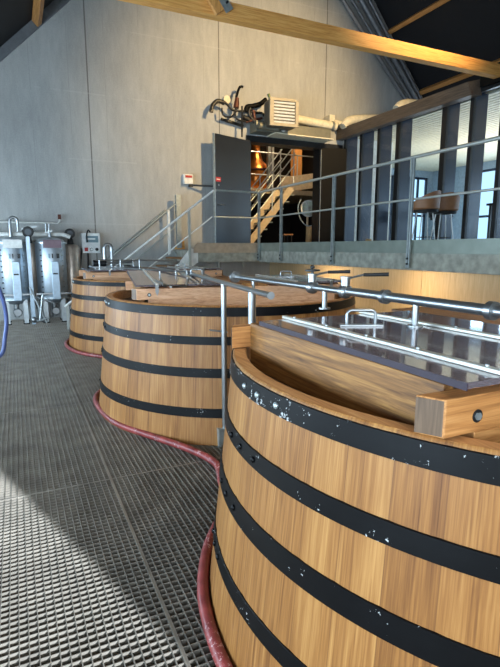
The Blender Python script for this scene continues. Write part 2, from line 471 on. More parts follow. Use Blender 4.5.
# wooden fascia box above the screen
g = G(); yn = 7.14
g.prism_y([(0, 0), (0, 0), (0, 0)], 0, 0) if False else None
vs = [(XG-.22, yn, 4.34), (XG-.03, yn-.08, 4.34), (XG-.03, yn+.0, 4.64), (XG-.22, yn+.10, 4.60),
      (XG-.22, YW, 4.34), (XG-.03, YW, 4.34), (XG-.03, YW, 4.64), (XG-.22, YW, 4.60)]
g._add(vs, [(0, 1, 2, 3), (7, 6, 5, 4), (0, 3, 7, 4), (1, 5, 6, 2), (3, 2, 6, 7), (0, 4, 5, 1)])
struct(g, 'trim_4', 'fascia')
struct(G().b2((XG-.12, YF, 4.46), (XG+.06, yn-.1, 4.78)), 'trim_5', 'darkwall')

# ------------------------------------------------------------------ back room beyond the doors
g = G()
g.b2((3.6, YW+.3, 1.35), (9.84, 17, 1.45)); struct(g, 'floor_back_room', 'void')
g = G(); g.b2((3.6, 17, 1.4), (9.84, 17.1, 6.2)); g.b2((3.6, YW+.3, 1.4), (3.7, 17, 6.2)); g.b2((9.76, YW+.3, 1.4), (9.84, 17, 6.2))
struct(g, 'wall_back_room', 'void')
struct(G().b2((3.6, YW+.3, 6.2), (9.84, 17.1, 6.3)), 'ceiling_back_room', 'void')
# mezzanine deck
g = G(); g.b2((6.0, 13.9, 3.16), (9.7, 16.8, 3.30)); struct(g, 'floor_mezzanine', 'board_beige')

# ------------------------------------------------------------------ roof timber
t_ = thing('tie_beam', 'long honey-coloured glued timber beam crossing under the roof', 'beam', (2.6, 6.74, 4.48))
G().b2((XL, 6.60, 4.52), (XG+.3, 6.75, 4.725)).build('beam', 'pine_x', t_, .008)
d = V((-.62, 0, .80)).normalized(); p = V((2.66, 6.56, 4.62))
G().bar(p-d*.06, p+d*5.0, .06, .22, up=V((0, 1, 0)).cross(d)).build('strut', 'pine_d', t_, .005)
G().bar(p+V((.13, -.03, -.04)), p+V((.13, -.03, -.04))+d*.42, .012, .12, up=V((0, 1, 0)).cross(d)).build('connector_plate', 'galv', t_)
for k in range(3):
    q = p+V((.13, -.045, -.02))+d*(.08+.12*k); G().cyl(q, q+V((0, -.03, 0)), .016, seg=8).build('bolt', 'black', t_)
for nm, X, z, lab in (('roof_purlin', 9.62, rr(9.62), 'upper short timber purlin under the dark roof at right'),
                      ('roof_purlin', 10.81, rr(10.81), 'lower timber purlin just above the brown fascia at right'),
                      ('roof_purlin', .66, rl(.66), 'timber purlin end at the top left corner meeting the wall')):
    s_ = -1.1625 if X > 5 else .985
    ux = V((1, 0, s_)).normalized(); n_ = V((0, 1, 0)).cross(ux)
    if n_.z > 0: n_ = -n_
    cc = V((X, (YF+YW)/2+.0, z))+n_*.085
    R = Matrix((ux, V((0, 1, 0)), n_)).transposed()
    o = G().box(cc, (.11, YW-YF-.12, .15), M_=R).build(nm, 'pine_y', None, .004)
    tag(o, lab, 'roof beam')
# parallel dark pipes following the right gable edge along the wall
for k, (p_, q_, r) in enumerate((((8.0, 7.709), (10.191, 5.615), .05), ((8.278, 7.763), (10.409, 5.641), .035), ((8.56, 7.82), (10.58, 5.68), .07), ((8.82, 7.87), (10.74, 5.72), .045))):
    dv = V((p_[0]-q_[0], 0, p_[1]-q_[1])); b = V((q_[0], YW-.1, q_[1]))-dv*.06; a = b+dv*1.6
    o = G().tube([a, b], r, 12).build('gable_pipe', plain('dark_zinc_pipe', (140, 142, 146), .35, .5) if k == 0 else bpy.data.materials['dark_zinc_pipe'])
    tag(o, ['outermost dark pipe running down the right gable slope, farthest from the roof',
            'thin second dark pipe down the gable slope, next to the outermost',
            'thick third dark pipe down the right gable slope',
            'dark pipe down the gable slope closest to the black roof'][k], 'pipe', 'pipes along the gable')

# ------------------------------------------------------------------ railings
def rail_system():
    t = thing('walkway_railing', 'grey steel railing along the raised concrete walkway and landing', 'railing', (XK, 9.7, 1.45))
    zt, zm = 2.66, 2.13
    G().tube([(XK-.03, YF+.3, zt), (XK-.03, 9.64, zt), (3.78, 9.64, zt)], .022, 10).build('top_rail', 'galv_paint', t)
    G().tube([(XK-.03, YF+.3, zm), (XK-.03, 9.64, zm), (3.74, 9.64, zm)], .015, 10).build('middle_rail', 'galv_paint', t)
    for y in (9.62, 8.64, 6.87, 5.10, 3.33, 1.56, -.21):
        po = G(); po.b2((XK-.06, y-.006, 1.24), (XK-.01, y+.006, zt-.01)); po.b2((XK-.06, y-.03, 1.24), (XK-.048, y+.03, zt-.01))
        q = po.build('post', 'galv', t)
        for z in (1.29, 1.36): G().cyl((XK-.05, y+.0, z), (XK-.075, y, z), .014, seg=8).build('bolt', 'black', q)
    for x in (3.83,):
        pass
    return t
rail_system()
sl = .752
t = thing('stair_railing', 'pale handrail on the near side of the stairs rising to the landing', 'railing', (2.0, 9.64, .2))
za = lambda x, top: top-sl*(3.72-x)
G().tube([(3.74, 9.64, 2.655), (.75, 9.64, za(.75, 2.655))], .022, 10).build('handrail', 'white', t)
G().tube([(3.70, 9.64, 2.13), (.75, 9.64, za(.75, 2.13)+.02)], .014, 10).build('middle_rail', 'white', t)
for x in (3.205, 1.9, .8):
    G().b2((x-.025, 9.625, max(0, za(x, 1.45)-.05)), (x+.025, 9.66, za(x, 2.655))).build('post', 'galv_paint', t)
t = thing('stair_railing', 'far handrail beside the concrete wall with a tall end post', 'railing', (2.4, 11.25, .2))
zb = lambda x, top: top-.80*(3.47-x)
G().tube([(3.44, 11.25, 2.52), (1.0, 11.25, zb(1.0, 2.54))], .022, 10).build('handrail', 'galv_paint', t)
G().tube([(3.44, 11.25, 2.02), (1.2, 11.25, zb(1.2, 2.04))], .014, 10).build('middle_rail', 'galv_paint', t)
G().b2((3.42, 11.2, 1.50), (3.53, 11.30, 2.70)).build('post', 'galv', t)
G().b2((3.22, 11.22, 1.3), (3.27, 11.28, 2.36)).build('post', 'white', t)
G().b2((1.2, 11.22, 0.0), (1.25, 11.28, .75)).build('post', 'white', t)
t = thing('wall_handrail', 'slim wall-mounted handrail behind the far stair railing', 'handrail', (2.4, 11.42, 1))
G().tube([(3.2, 11.42, 2.36), (1.1, 11.42, 2.36-.8*2.1)], .018, 10).build('handrail', 'galv', t)
for x in (2.9, 2.0): G().cyl((x, 11.42, 2.36-.8*(3.2-x)), (x, YW, 2.33-.8*(3.2-x)), .01, seg=8).build('bracket', 'galv', t)

t = thing('staircase', 'open steel staircase with wooden treads up to the landing', 'staircase', (1.4, 10.5, 0))
for y, nm in ((9.72, 'white'), (11.18, 'galv')):
    s_ = G(); a = V((3.40, y, 1.34)); b = V((3.40-1.5/.76, y, -.0+.02))
    s_.bar(a, b, .014, .22); 
    if y < 10: s_.prism_y([(3.02, 1.04), (3.40, 1.20), (3.40, 1.45), (3.24, 1.50), (3.02, 1.24)], y-.01, y+.006)
    s_.build('stringer', nm, t)
for k in range(8):
    x = 3.26-k*.235; z = 1.30-k*.179
    G().b2((x-.14, 9.74, z-.035), (x+.14, 11.16, z)).build('tread', 'oak_y', t, .004)
tag(G().prism_y([(3.38, 1.47), (3.62, 1.47), (3.60, 1.72), (3.46, 1.70)], 11.25, 11.32).build('wooden_wedge', 'pine_x'),
    'small light wooden wedge by the far rail post at the stair head', 'wedge')

# ------------------------------------------------------------------ doors
def leaf(name, h, e_, label_, mats='door'):
    a = math.atan2(e_[1]-h[1], e_[0]-h[0]); L = math.hypot(e_[0]-h[0], e_[1]-h[1])
    t = G(); Mx = Matrix.Translation((h[0], h[1], 0)) @ Matrix.Rotation(a, 4, 'Z')
    t.b2((0, -.03, 1.49), (L, .03, 4.09)).xf(Mx); o = t.build(name, mats, None, .004)
    o['kind'] = 'structure'
    return o, Mx, L
o1, Mx, L = leaf('door_1', (5.42, 11.47), (4.31, 11.06), '')
g = G(); g.cyl((L-.1, .03, 2.5), (L-.1, .09, 2.5), .012, seg=8); g.cyl((L-.1, .09, 2.5), (L-.22, .09, 2.5), .011, seg=8)
g.cyl((L-.1, .03, 2.95), (L-.1, .045, 2.95), .02, seg=10); g.xf(Mx).build('door_handle', 'steel', o1)
g = G().b2((L-.17, .031, 3.03), (L-.02, .034, 3.13)).xf(Mx); q = g.build('warning_sticker', 'red', o1); q['label'] = 'small red warning sticker'
g = G().b2((L-.15, .034, 3.07), (L-.04, .0355, 3.09)).xf(Mx); g.build('sticker_band', 'white', q)
g = G().b2((L, -.035, 1.49), (L+.012, .035, 4.09)).xf(Mx); g.build('edge_strip', 'galv', o1)
o2, Mx, L = leaf('door_2', (7.50, 11.47), (8.13, 11.22), '', 'darkwall')
G().b2((7.482, 11.44, 1.47), (7.50, 11.47, 4.05)).build('edge_strip', 'steel_rough', o2)
G().b2((L-.06, .03, 1.49), (L, .036, 4.0)).xf(Mx).build('seal_strip', 'galv', o2)
g = G(); g.b2((5.32, YW-.04, 4.08), (8.18, YW+.3, 4.22)); g.b2((5.36, YW, 1.47), (5.40, YW+.3, 4.1)); g.b2((7.47, YW-.01, 1.47), (7.52, YW+.31, 4.1))
struct(g, 'trim_6', 'black')

# red and white alarm box with the black stay bar
t = thing('alarm_box', 'small red and white alarm box on the wall left of the dark door', 'alarm', (3.8, 11.46, 3.0))
G().b2((3.68, 11.38, 2.98), (3.90, YW, 3.20)).build('housing', 'white', t, .01)
G().b2((3.71, 11.365, 3.12), (3.87, 11.38, 3.17)).build('front_plate', 'red', t)
t = thing('door_stay', 'black stay bar from the wall to the open door', 'door stay', (4.1, 11.4, 2.95))
G().bar((3.86, 11.42, 2.955), (4.42, 11.18, 2.93), .03, .04).build('bar', 'black', t)
G().b2((3.82, 11.40, 2.92), (3.90, YW, 2.99)).build('wall_bracket', 'black', t)

# ------------------------------------------------------------------ unit heater, ducts, pipes above the doors
t = thing('unit_heater', 'white louvred unit heater above the dark doors', 'heater', (6.1, 11.0, 4.35))
Rz = Matrix.Translation((5.93, 10.85, 4.60)) @ Matrix.Rotation(math.radians(-6), 4, 'Z') @ Matrix.Scale(.86, 4)
G().b2((-.40, -.22, -.33), (.40, .25, .36)).xf(Rz).build('casing', plain('heater_dark_casing', (92, 84, 72), .5), t, .02)
g = G(); g.b2((-.31, -.222, -.27), (.33, -.215, .29)); g.xf(Rz).build('grille_opening', 'black', t)
for k in range(7):
    z = -.235+k*.083
    Rx = Rz @ Matrix.Translation((.01, -.24, z)) @ Matrix.Rotation(math.radians(-62), 4, 'X')
    G().b2((-.31, -.022, -.003), (.31, .022, .003)).xf(Rx).build('louvre', 'white', t)
G().b2((.33, -.27, -.34), (.42, -.2, .34)).xf(Rz).build('side_frame', 'heatframe', t)
G().b2((-.42, -.27, -.34), (-.31, -.2, .37)).xf(Rz).build('side_frame', 'heatframe', t)
G().b2((-.31, -.27, .30), (.33, -.2, .37)).xf(Rz).build('side_frame', 'heatframe', t)
G().b2((-.31, -.27, -.34), (.33, -.2, -.27)).xf(Rz).build('side_frame', 'heatframe', t)
G().cyl((5.66, 10.85, 4.90), (5.60, 10.85, 5.04), .03, seg=10).build('vent_valve', plain('dull_brass_green', (110, 120, 60), .5, .3), t)
for x in (5.8, 6.3): G().b2((x-.02, 11.15, 4.7), (x+.02, YW, 4.74)).build('bracket', 'black', t)

t = thing('round_duct', 'long cream round duct running right from the unit heater', 'duct', (7, 11.2, 4.6))
G().cyl((6.35, 11.2, 4.67), (7.75, 11.2, 4.60), .10, seg=20).build('duct_tube', 'duct', t)
G().cyl((7.60, 11.2, 4.61), (7.66, 11.2, 4.605), .115, seg=20).build('collar', 'galv', t)
G().b2((6.9, 11.2, 4.7), (6.94, YW, 4.74)).build('bracket', 'black', t)
t = thing('duct_box', 'grey rectangular duct box below the round duct', 'duct', (6.8, 11.3, 4.3))
G().b2((5.42, 11.12, 4.26), (7.55, YW-.005, 4.50)).build('box_body', 'ductmetal', t, .01)
G().b2((5.9, 11.05, 4.235), (7.6, YW, 4.26)).build('lower_flange', 'slat', t)
G().cyl((6.15, 11.12, 4.36), (6.15, 11.08, 4.36), .06, seg=14).build('round_cap', 'white', t)
G().cyl((5.42, 11.0, 4.36), (5.95, 11.0, 4.33), .075, seg=14).build('motor', 'ductmetal', t)

def H(x, y, Y=11.25): return hit(x, y, 1, Y)
t = thing('curved_pipe', 'black lagged pipe curving left and ending in a down bend above the door', 'pipe', H(232, 125))
G().tube(smooth_path([H(213, 107), H(216, 102), H(223, 101.5), H(229, 106), H(233, 110), H(245, 111.5), H(262, 113)], 5), .028, 10).build('pipe_run', 'black', t)
G().tube(smooth_path([H(211, 112), H(213, 105), H(218, 101), H(224, 103)], 5), .05, 12).build('elbow', 'darkmetal', t)
t = thing('thin_pipe', 'thin dark gas pipe running right behind the heater to the fascia', 'pipe', H(300, 120))
G().tube([H(262, 113.5, 11.35), H(300, 120, 11.35), H(338, 128, 11.35)], .018, 8).build('pipe_run', 'darkwall', t)
t = thing('pipe_cluster', 'tangle of brown pipes and valves left of the heater', 'pipework', H(245, 120))
G().tube(smooth_path([H(246, 112), H(247, 107), H(253, 106), H(260, 104), H(266, 99.5)], 5), .055, 12).build('lagged_hose', 'darkwall', t)
G().tube(smooth_path([H(222, 108), H(223, 115), H(230, 117), H(235, 113), H(236, 108)], 5), .02, 8).build('loop_pipe', 'darkmetal', t)
G().tube(smooth_path([H(234, 110), H(236, 118), H(242, 121), H(250, 122)], 5), .022, 8).build('loop_pipe', 'darkmetal', t)
G().cyl(H(242, 106), H(242, 137), .022, seg=8).build('riser', 'black', t)
G().cyl(H(221, 119, 11.42), H(243, 126, 11.42), .035, seg=10).build('branch_pipe', 'darkmetal', t)
G().tube(smooth_path([H(250, 108), H(249, 114), H(253, 120), H(259, 127), H(264, 130)], 5), .045, 10).build('bend', 'black', t)
G().cyl(H(246, 122), H(262, 118), .03, seg=10).build('branch_pipe', 'rust', t)
G().cyl(H(253, 110), H(256, 124), .04, seg=10).build('valve_body', 'rust', t)
G().cyl(H(243, 117), H(249, 120), .06, seg=12).build('pump', 'black', t)
t = thing('lever_valve', 'brown lever valve with a hooked handle above the pipe loop', 'valve', H(236, 106))
G().cyl(H(236, 108), H(237, 98), .07, .05, seg=12).build('body', 'rust', t)
G().tube(smooth_path([H(236, 99), H(238, 91), H(240, 87), H(243, 87)], 4), .03, 8).build('handle', 'darkwall', t)
t = tag(G().lathe([(.001, -.02), (.09, -.015), (.09, .015), (.001, .02)], H(227, 99.5, 11.44), 20, 'y', False).build('round_lamp', 'duct'), 'pale round disc on the wall above the curved pipe', 'wall lamp')
t = thing('white_duct', 'white arched flexible duct rising behind the brown fascia', 'duct', (8.4, 11.3, 4.6))
G().tube(smooth_path([H(343, 127, 11.15), H(348, 121.5, 11.15), H(356, 119.5, 11.15), H(368, 119, 11.15), H(384, 119, 11.15)], 6), .11, 16).build('flexible_hose', 'duct', t)
G().b2((7.56, 11.2, 4.58), (7.72, YW, 4.88)).build('wall_box', 'duct', t, .01)
G().cyl((7.72, 11.25, 4.72), (8.25, 11.25, 4.68), .065, seg=14).build('branch_tube', 'duct', t)
t = tag(G().tube(smooth_path([H(397, 110, 9.6), H(401, 106, 9.6), H(407, 104.5, 9.6), H(416, 105, 9.6)], 6), .12, 16).build('duct_bend', 'duct'), 'cream duct bend peeping over the fascia below the gable pipes', 'duct')

# ------------------------------------------------------------------ things in the back room
t = thing('copper_still', 'round copper still on the mezzanine behind the open door', 'still', (7.16, 14.6, 3.3))
G().lathe([(.001, 3.30), (.40, 3.33), (.50, 3.55), (.50, 3.85), (.40, 4.05), (.22, 4.22), (.14, 4.5), (.13, 4.75), (.001, 4.76)], (7.10, 14.6, 0), 32, closed=False).build('pot', 'copper', t)
G().lathe([(.505, 3.86), (.52, 3.88), (.52, 3.92), (.505, 3.94)], (7.10, 14.6, 0), 32).build('riveted_band', 'rust', t)
G().tube([(7.6, 14.4, 3.3), (7.6, 14.4, 4.8)], .045, 10).build('side_pipe', 'steel_rough', t)
t = thing('back_room_staircase', 'steel stairs rising right in the room beyond the doors', 'staircase', (6.5, 13, 1.45))
def st(x): return 1.62+(x-6.11)*1.16
for y in (12.9, 13.7):
    s_ = G().bar((5.95, y, 1.50), (7.45, y, 3.24), .02, .20); s_.build('stringer', 'board_beige', t)
for k in range(8): G().b2((6.05+k*.18, 12.92, 1.62+k*.2), (6.30+k*.18, 13.68, 1.65+k*.2)).build('tread', 'galv', t)
for y in (12.9, 13.7):
    for dz in (.55, .85, 1.1): G().tube([(5.95, y, 1.5+dz), (7.55, y, 3.35+dz)], .018, 8).build('rail', 'steel_rough', t)
    for x in (6.1, 6.8, 7.5): G().cyl((x, y, 1.62+(x-6.0)*1.15), (x, y, 1.62+(x-6.0)*1.15+1.1), .018, seg=8).build('post', 'steel_rough', t)
t = thing('mezzanine_railing', 'steel railing with beige boards along the mezzanine edge', 'railing', (9, 13.95, 3.3))
for z in (3.7, 4.35): G().tube([(6.0, 13.88, z), (9.7, 13.88, z)], .02, 8).build('rail', 'steel_rough', t)
for x in (6.4, 7.3, 8.2, 9.1): G().cyl((x, 13.88, 3.3), (x, 13.88, 4.35), .02, seg=8).build('post', 'steel_rough', t)
g = G(); g.bar((7.6, 13.84, 3.42), (9.6, 13.84, 3.75), .03, .45); g.build('infill_board', 'board_beige', t)
tag(G().b2((8.35, 14.3, 3.30), (8.62, 14.55, 6.2)).build('timber_post', 'pine_d'), 'orange timber post standing on the mezzanine', 'post')
tag(G().b2((7.20, 13.95, 3.30), (7.30, 14.05, 6.2)).build('steel_post', 'galv'), 'slim grey post beside the copper still', 'post')
t = thing('drum_fan', 'round pale drum fan standing under the back room stairs', 'fan', (7.72, 12.4, 1.45))
R_ = Matrix.Translation((7.72, 12.4, 2.62)) @ Matrix.Rotation(math.radians(-20), 4, 'Z')
G().lathe([(.20, -.07), (.235, -.07), (.235, .07), (.20, .07)], (0, 0, 0), 28, 'y').xf(R_).build('rim', 'steel_rough', t)
G().lathe([(.001, 0), (.21, .0), (.21, .02), (.001, .02)], (0, 0, 0), 28, 'y', False).xf(R_).build('face', plain('mint_grey_enamel', (170, 182, 168), .5), t)
for k in range(4):
    a = k*PI/2+.4; G().bar((0, -.03, 0), (.2*math.cos(a), -.03, .2*math.sin(a)), .02, .05).xf(R_).build('blade', 'galv', t)
G().tube([(7.72, 12.45, 2.42), (7.74, 12.5, 1.47)], .03, 10).build('stand', 'board_beige', t)
tag(G().tube(smooth_path([hit(301, 199, 1, 12.3), hit(298, 208, 1, 12.3), hit(301, 220, 1, 12.3), hit(308, 226, 1, 12.3), hit(317, 224, 1, 12.3)], 6), .014, 8).build('pale_hose', plain('pale_blue_hose', (150, 170, 180), .5)),
    'thin pale hose looping round the drum fan', 'hose')
tag(G().b2((7.62, 12.15, 1.46), (8.1, 12.35, 2.1)).build('cardboard_box', 'sack', None, .01), 'tan carton standing on the floor below the drum fan', 'box')
t = thing('stool', 'dark low stool standing under the back room stairs', 'stool', (7.1, 12.6, 1.45))
G().b2((6.95, 12.45, 1.86), (7.25, 12.75, 1.90)).build('seat', 'leather', t)
for dx in (-.12, .12):
    for dy in (-.12, .12): G().cyl((7.1+dx, 12.6+dy, 1.45), (7.1+dx, 12.6+dy, 1.87), .014, seg=8).build('leg', 'black', t)

# ------------------------------------------------------------------ bar chairs on the walkway and in the room
def bar_chair(loc, label, rz, shell, group='bar chairs'):
    t = thing('bar_chair', label, 'chair', loc, group)
    Mx = Matrix.Translation(loc) @ Matrix.Rotation(rz, 4, 'Z')
    n = 16; vs = []; fs = []
    for i in range(n+1):                       # curved bucket shell
        a = math.radians(-150+300*i/n); c_ = abs(a)/math.radians(150)
        top = .74+.36*(1-c_**1.6)*1.0; top = max(top, .90)
        for r, z in ((.20, .72), (.285, .78), (.30, top), (.275, top), (.26, .80), (.18, .745)):
            vs.append((r*math.sin(a), -r*math.cos(a)*-.9, z))
    for i in range(n):
        for k in range(6): fs.append((i*6+k, (i+1)*6+k, (i+1)*6+(k+1) % 6, i*6+(k+1) % 6))
    fs += [tuple(range(6)), tuple(n*6+k for k in range(5, -1, -1))]
    G()._add(vs, fs, True).xf(Mx).build('backrest', shell, t)
    G().lathe([(.001, .70), (.24, .71), (.25, .75), (.22, .78), (.001, .785)], (0, 0, 0), 24, closed=False).xf(Mx).build('seat', 'blackrub', t)
    for k in range(4):
        a = PI/4+k*PI/2; G().tube([(.15*math.cos(a), .15*math.sin(a), .71), (.25*math.cos(a), .25*math.sin(a), 0)], .012, 8).xf(Mx).build('leg', 'steel_rough' if shell == 'leather' else 'black', t)
    G().tube([(.22*math.cos(PI/4+k*PI/2), .22*math.sin(PI/4+k*PI/2), .25) for k in range(4)], .009, 8, True).xf(Mx).build('foot_ring', 'black', t)
    return t
bar_chair((7.10, 7.24, 1.455), 'brown leather bar chair on the walkway in front of the glass', math.radians(200), 'leather')
bar_chair((7.72, 7.38, 1.455), 'second brown bar chair just right of the first, nearer the glass posts', math.radians(160), 'leather')
bar_chair((9.4, 9.05, 1.46), 'black bar chair inside the glazed room behind the brown one', math.radians(120), 'blackrub')
t = thing('paper_sack', 'small tan paper sack on the walkway against the glass screen', 'sack', (7.95, 9.95, 1.455))
o_ = G(); o_.prism([(7.86, 9.86), (8.06, 9.86), (8.06, 10.04), (7.86, 10.04)], 1.455, 1.62); o_.build('body', 'sack', t, .02)
G().prism([(7.90, 9.90), (8.02, 9.90), (8.02, 10.0), (7.90, 10.0)], 1.62, 1.72).build('folded_top', 'sack', t, .01)
t = thing('room_table', 'dark high table inside the glazed room', 'table', (10.4, 7.4, 1.46))
G().b2((9.9, 6.6, 2.46), (10.9, 8.2, 2.51)).build('tabletop', 'black', t, .005)
for x in (9.97, 10.83):
    for y in (6.67, 8.13): G().b2((x-.025, y-.025, 1.46), (x+.025, y+.025, 2.46)).build('leg', 'black', t)

# ------------------------------------------------------------------ VATS
def bevel_rect(): pass
def make_vat(cx, cy, R0, kk, hoops, rim, rot, beam_y, beam_x, label, hoop_mats, sides=1.04, lidspec=None, name='wooden_vat', far_h=0):
    t = thing(name, label, 'vat', (cx, cy, 0), 'oak vats')
    T = Matrix.Translation((cx, cy, 0)); Rt = T @ Matrix.Rotation(math.radians(-rot), 4, 'Z')
    Rr = lambda z: R0-kk*z
    # staves: each a slightly flattened facet with a fine groove between
    g = G(); sub = 5; n = NST*sub; levels = [0, .25, .5, .75, 1.0, rim-.008, rim]
    vs = []
    for k in range(n):
        a = 2*PI*k/n-PI
        j = k % sub
        gr = .0018 if j == 0 else 0
        for li, z in enumerate(levels):
            r = Rr(z)-gr-(.006 if li == len(levels)-1 else 0); vs.append((r*math.cos(a), r*math.sin(a), z))
    fs = []; m = len(levels)
    for k in range(n):
        k2 = (k+1) % n
        for i in range(m-1): fs.append((k*m+i, k2*m+i, k2*m+i+1, k*m+i+1))
    g._add(vs, fs, True)
    g.xf(T).build('staves', 'stave', t, angle=60)
    ri = Rr(rim)-.058; ro = Rr(rim)-.006
    g = G(); g.lathe([(ro, rim-.001), (ri+.006, rim), (ri, rim-.006), (ri-.0, rim-.16), (ri+.01, rim-.16), (ro, rim-.03)], (0, 0, 0), 160).xf(T).build('rim', 'rim', t)
    g = G(); g.lathe([(.001, rim-.085), (ri+.004, rim-.085), (ri+.004, rim-.115), (.001, rim-.115)], (0, 0, 0), 96, closed=False).xf(T).build('inner_deck', 'head', t)
    for hi, (z1, z0) in enumerate(hoops):
        th = .006
        prof = [(Rr(z0)-.004, z0), (Rr(z0)+th, z0), (Rr(z1)+th, z1-.0015), (Rr(z1)+th-.0015, z1), (Rr(z1)-.004, z1)]
        h = G().hard_lathe(prof, (0, 0, 0), 160).xf(T).build('hoop', hoop_mats[hi], t)
        angs = {0: (173.5, 178.8, 184.5), 1: (169, 174.2, 179.5), 2: (164.5, 169.3, 174), 3: (160, 164, 168)}[hi]
        zc = (z0+z1)/2-.002; r = Rr(zc)+th
        for a in angs:
            a = math.radians(a); p = V((r*math.cos(a), r*math.sin(a), zc)); d = V((math.cos(a), math.sin(a), .1)).normalized()
            rv = G().tube([p-d*.003, p+d*.005, p+d*.008, p+d*.010], [.011, .011, .008, .003], 10).xf(T)
            rv.build('rivet', 'galv' if hi == 0 else 'hoop', h)
    # cover frame: two notched cross beams and two boards
    zb, zt = rim, rim+.098
    for sgn in (-1, 1):
        y_in, y_out = sgn*(beam_y-.062), sgn*beam_y
        ang = math.radians(28)
        e0 = beam_x; e1 = beam_x-.0
        cut = .062*math.tan(ang)
        # plan outline (tangential end cut)
        xo = beam_x; xi = beam_x+cut
        poly = [(-xo, y_out), (xo, y_out), (xi, y_in), (-xi, y_in)]
        bmz = G().prism(poly, zb+.004, zt)
        bmz.prism([(-xo+.10, y_out), (xo-.10, y_out), (xo-.10, y_in), (-xo+.10, y_in)], rim-.085, zb+.004)
        bmz.xf(Rt).build('cross_beam', 'oak_x' if rot == 0 else 'oak_pink_x', t, .003)
        for sx in (-1, 1):
            dx_ = .0025*sx
            G().prism([(sx*(xo-.004), y_out-sgn*.004), (sx*xo+dx_, y_out-sgn*.004), (sx*xi+dx_, y_in+sgn*.004), (sx*(xi-.004), y_in+sgn*.004)], zb+.008, zt-.004).xf(Rt).build('end_grain', 'oak_end', t)
        for sx in (-1, 1):
            q = Rt @ V((sx*(xo-.105), y_out-sgn*.003*0, zb+.045)); dq = (Rt.to_3x3() @ V((0, sgn, 0)))
            bh = G().cyl(q-dq*.002, q+dq*.0015, .0165, seg=18).build('bolt_recess', 'black', t)
            G().cyl(q, q+dq*.006, .010, seg=6).build('bolt', 'galv', bh)
    for sx in (-1, 1):
        bd = G().b2((sx*sides, -(beam_y-.062), rim-.085), (sx*(sides-.035), beam_y-.062, zt+.014))
        bd.xf(Rt).build('side_board', 'oak_y', t, .003)
    # thin chipped upper lip on the board
    G().b2((-.20, -(beam_y-.01), zt), (.20, beam_y-.01, zt+.028)).xf(Rt).build('centre_plank', 'oak_y', t, .003)
    return t, Rt, zt
def make_lid(Rt, x0, x1, y0, y1, z, label, bars=(), handle=None, latch=None, tilt=0):
    if tilt: Rt = Rt @ Matrix.Translation((0, y0, z)) @ Matrix.Rotation(math.radians(tilt), 4, 'X') @ Matrix.Translation((0, -y0, -z))
    c = Rt @ V(((x0+x1)/2, (y0+y1)/2, z))
    t = thing('vat_lid', label, 'lid', c, 'perspex vat lids')
    G().b2((x0, y0, z), (x1, y1, z+.016)).xf(Rt).build('panel', 'perspex', t, .0015)
    G().b2((x0-.003, y0-.001, z-.003), (x0, y1, z+.015)).xf(Rt).build('dark_edge', 'edge', t)
    for bx, r in bars:
        b = G().b2((bx-.011, y0-.02, z+.016), (bx+.011, y1+.03, z+.028)).xf(Rt).build('stiffening_bar', 'alu', t, .002)
        for k in range(5):
            y = y0+.06+(y1-y0-.12)*k/4
            G().cyl(Rt @ V((bx, y, z+.028)), Rt @ V((bx, y, z+.033)), .006, seg=8).build('screw', 'steel', b)
    if handle:
        hx, hy = handle; a = math.radians(-25)
        u = V((math.cos(a), math.sin(a), 0)); b0 = V((hx, hy, z+.016)); w = .056
        pts = [b0-u*w, b0-u*w+V((0, 0, .045))]+[b0+u*(-w+.018*(1-math.cos(q)))+V((0, 0, .045+.018*math.sin(q))) for q in (PI/6, PI/3, PI/2)]
        pts += [b0+u*(w-.018*(1-math.cos(q)))+V((0, 0, .045+.018*math.sin(q))) for q in (PI/2, PI/3, PI/6)]+[b0+u*w+V((0, 0, .045)), b0+u*w]
        hh = G().tube(pts, .0065, 10).xf(Rt).build('handle', 'steel', t)
        G().box(b0+V((0, 0, .004)), (.17, .03, .006), rz=a).xf(Rt).build('handle_plate', 'steel', hh)
    if latch:
        lx = latch
        p = G().b2((lx-.016, y0-.012, z+.014), (lx+.016, y0+.05, z+.026)); p.b2((lx-.014, y0-.016, z-.045), (lx+.014, y0-.008, z+.026))
        p.prism_y([(lx-.014, z-.045), (lx, z-.075), (lx+.014, z-.045)], y0-.016, y0-.008)
        p.xf(Rt).build('latch', 'steel', t)
    return t
H3 = [(1.050, .985), (.828, .768), (.600, .525), (.308, .245)]
# near vat
v3, R3, z3 = make_vat(1.964, 1.393, 1.369, .108, H3, 1.060, 0, .613, 1.10, 'nearest large oak vat with worn black hoops, filling the lower right',
                      ['hoop_worn', 'hoop', 'hoop', 'hoop'], 1.044)
make_lid(R3, -1.05, -.225, -.625, .445, 1.180, 'smoked perspex lid with a wire handle on the nearest vat, left half', ((-.915, 0), (-.50, 0)), (-.75, .15))
make_lid(R3, .225, 1.05, -.625, .445, 1.180, 'smoked perspex lid on the nearest vat, right half beyond the frame edge', ((.50, 0), (.915, 0)), (.75, .15))
# middle vat
H2 = [(1.057, .988), (.834, .772), (.593, .522), (.285, .215)]
v2, R2, z2 = make_vat(1.919, 4.495, 1.318, .112, H2, 1.066, 8, .535, .965, 'middle oak vat with four black hoops, behind the nearest one',
                      ['hoop', 'hoop', 'hoop', 'hoop'], .93)
make_lid(R2, -.97, -.225, -.58, .56, 1.182, 'smoked perspex lid on the middle vat, left half over the red hose side', ((-.80, 0), (-.45, 0)), (-.35, .0), -.80, 3.5)
make_lid(R2, .225, .97, -.58, .56, 1.182, 'smoked perspex lid on the middle vat, right half towards the walkway', ((.45, 0), (.80, 0)), (.62, .1), .8)
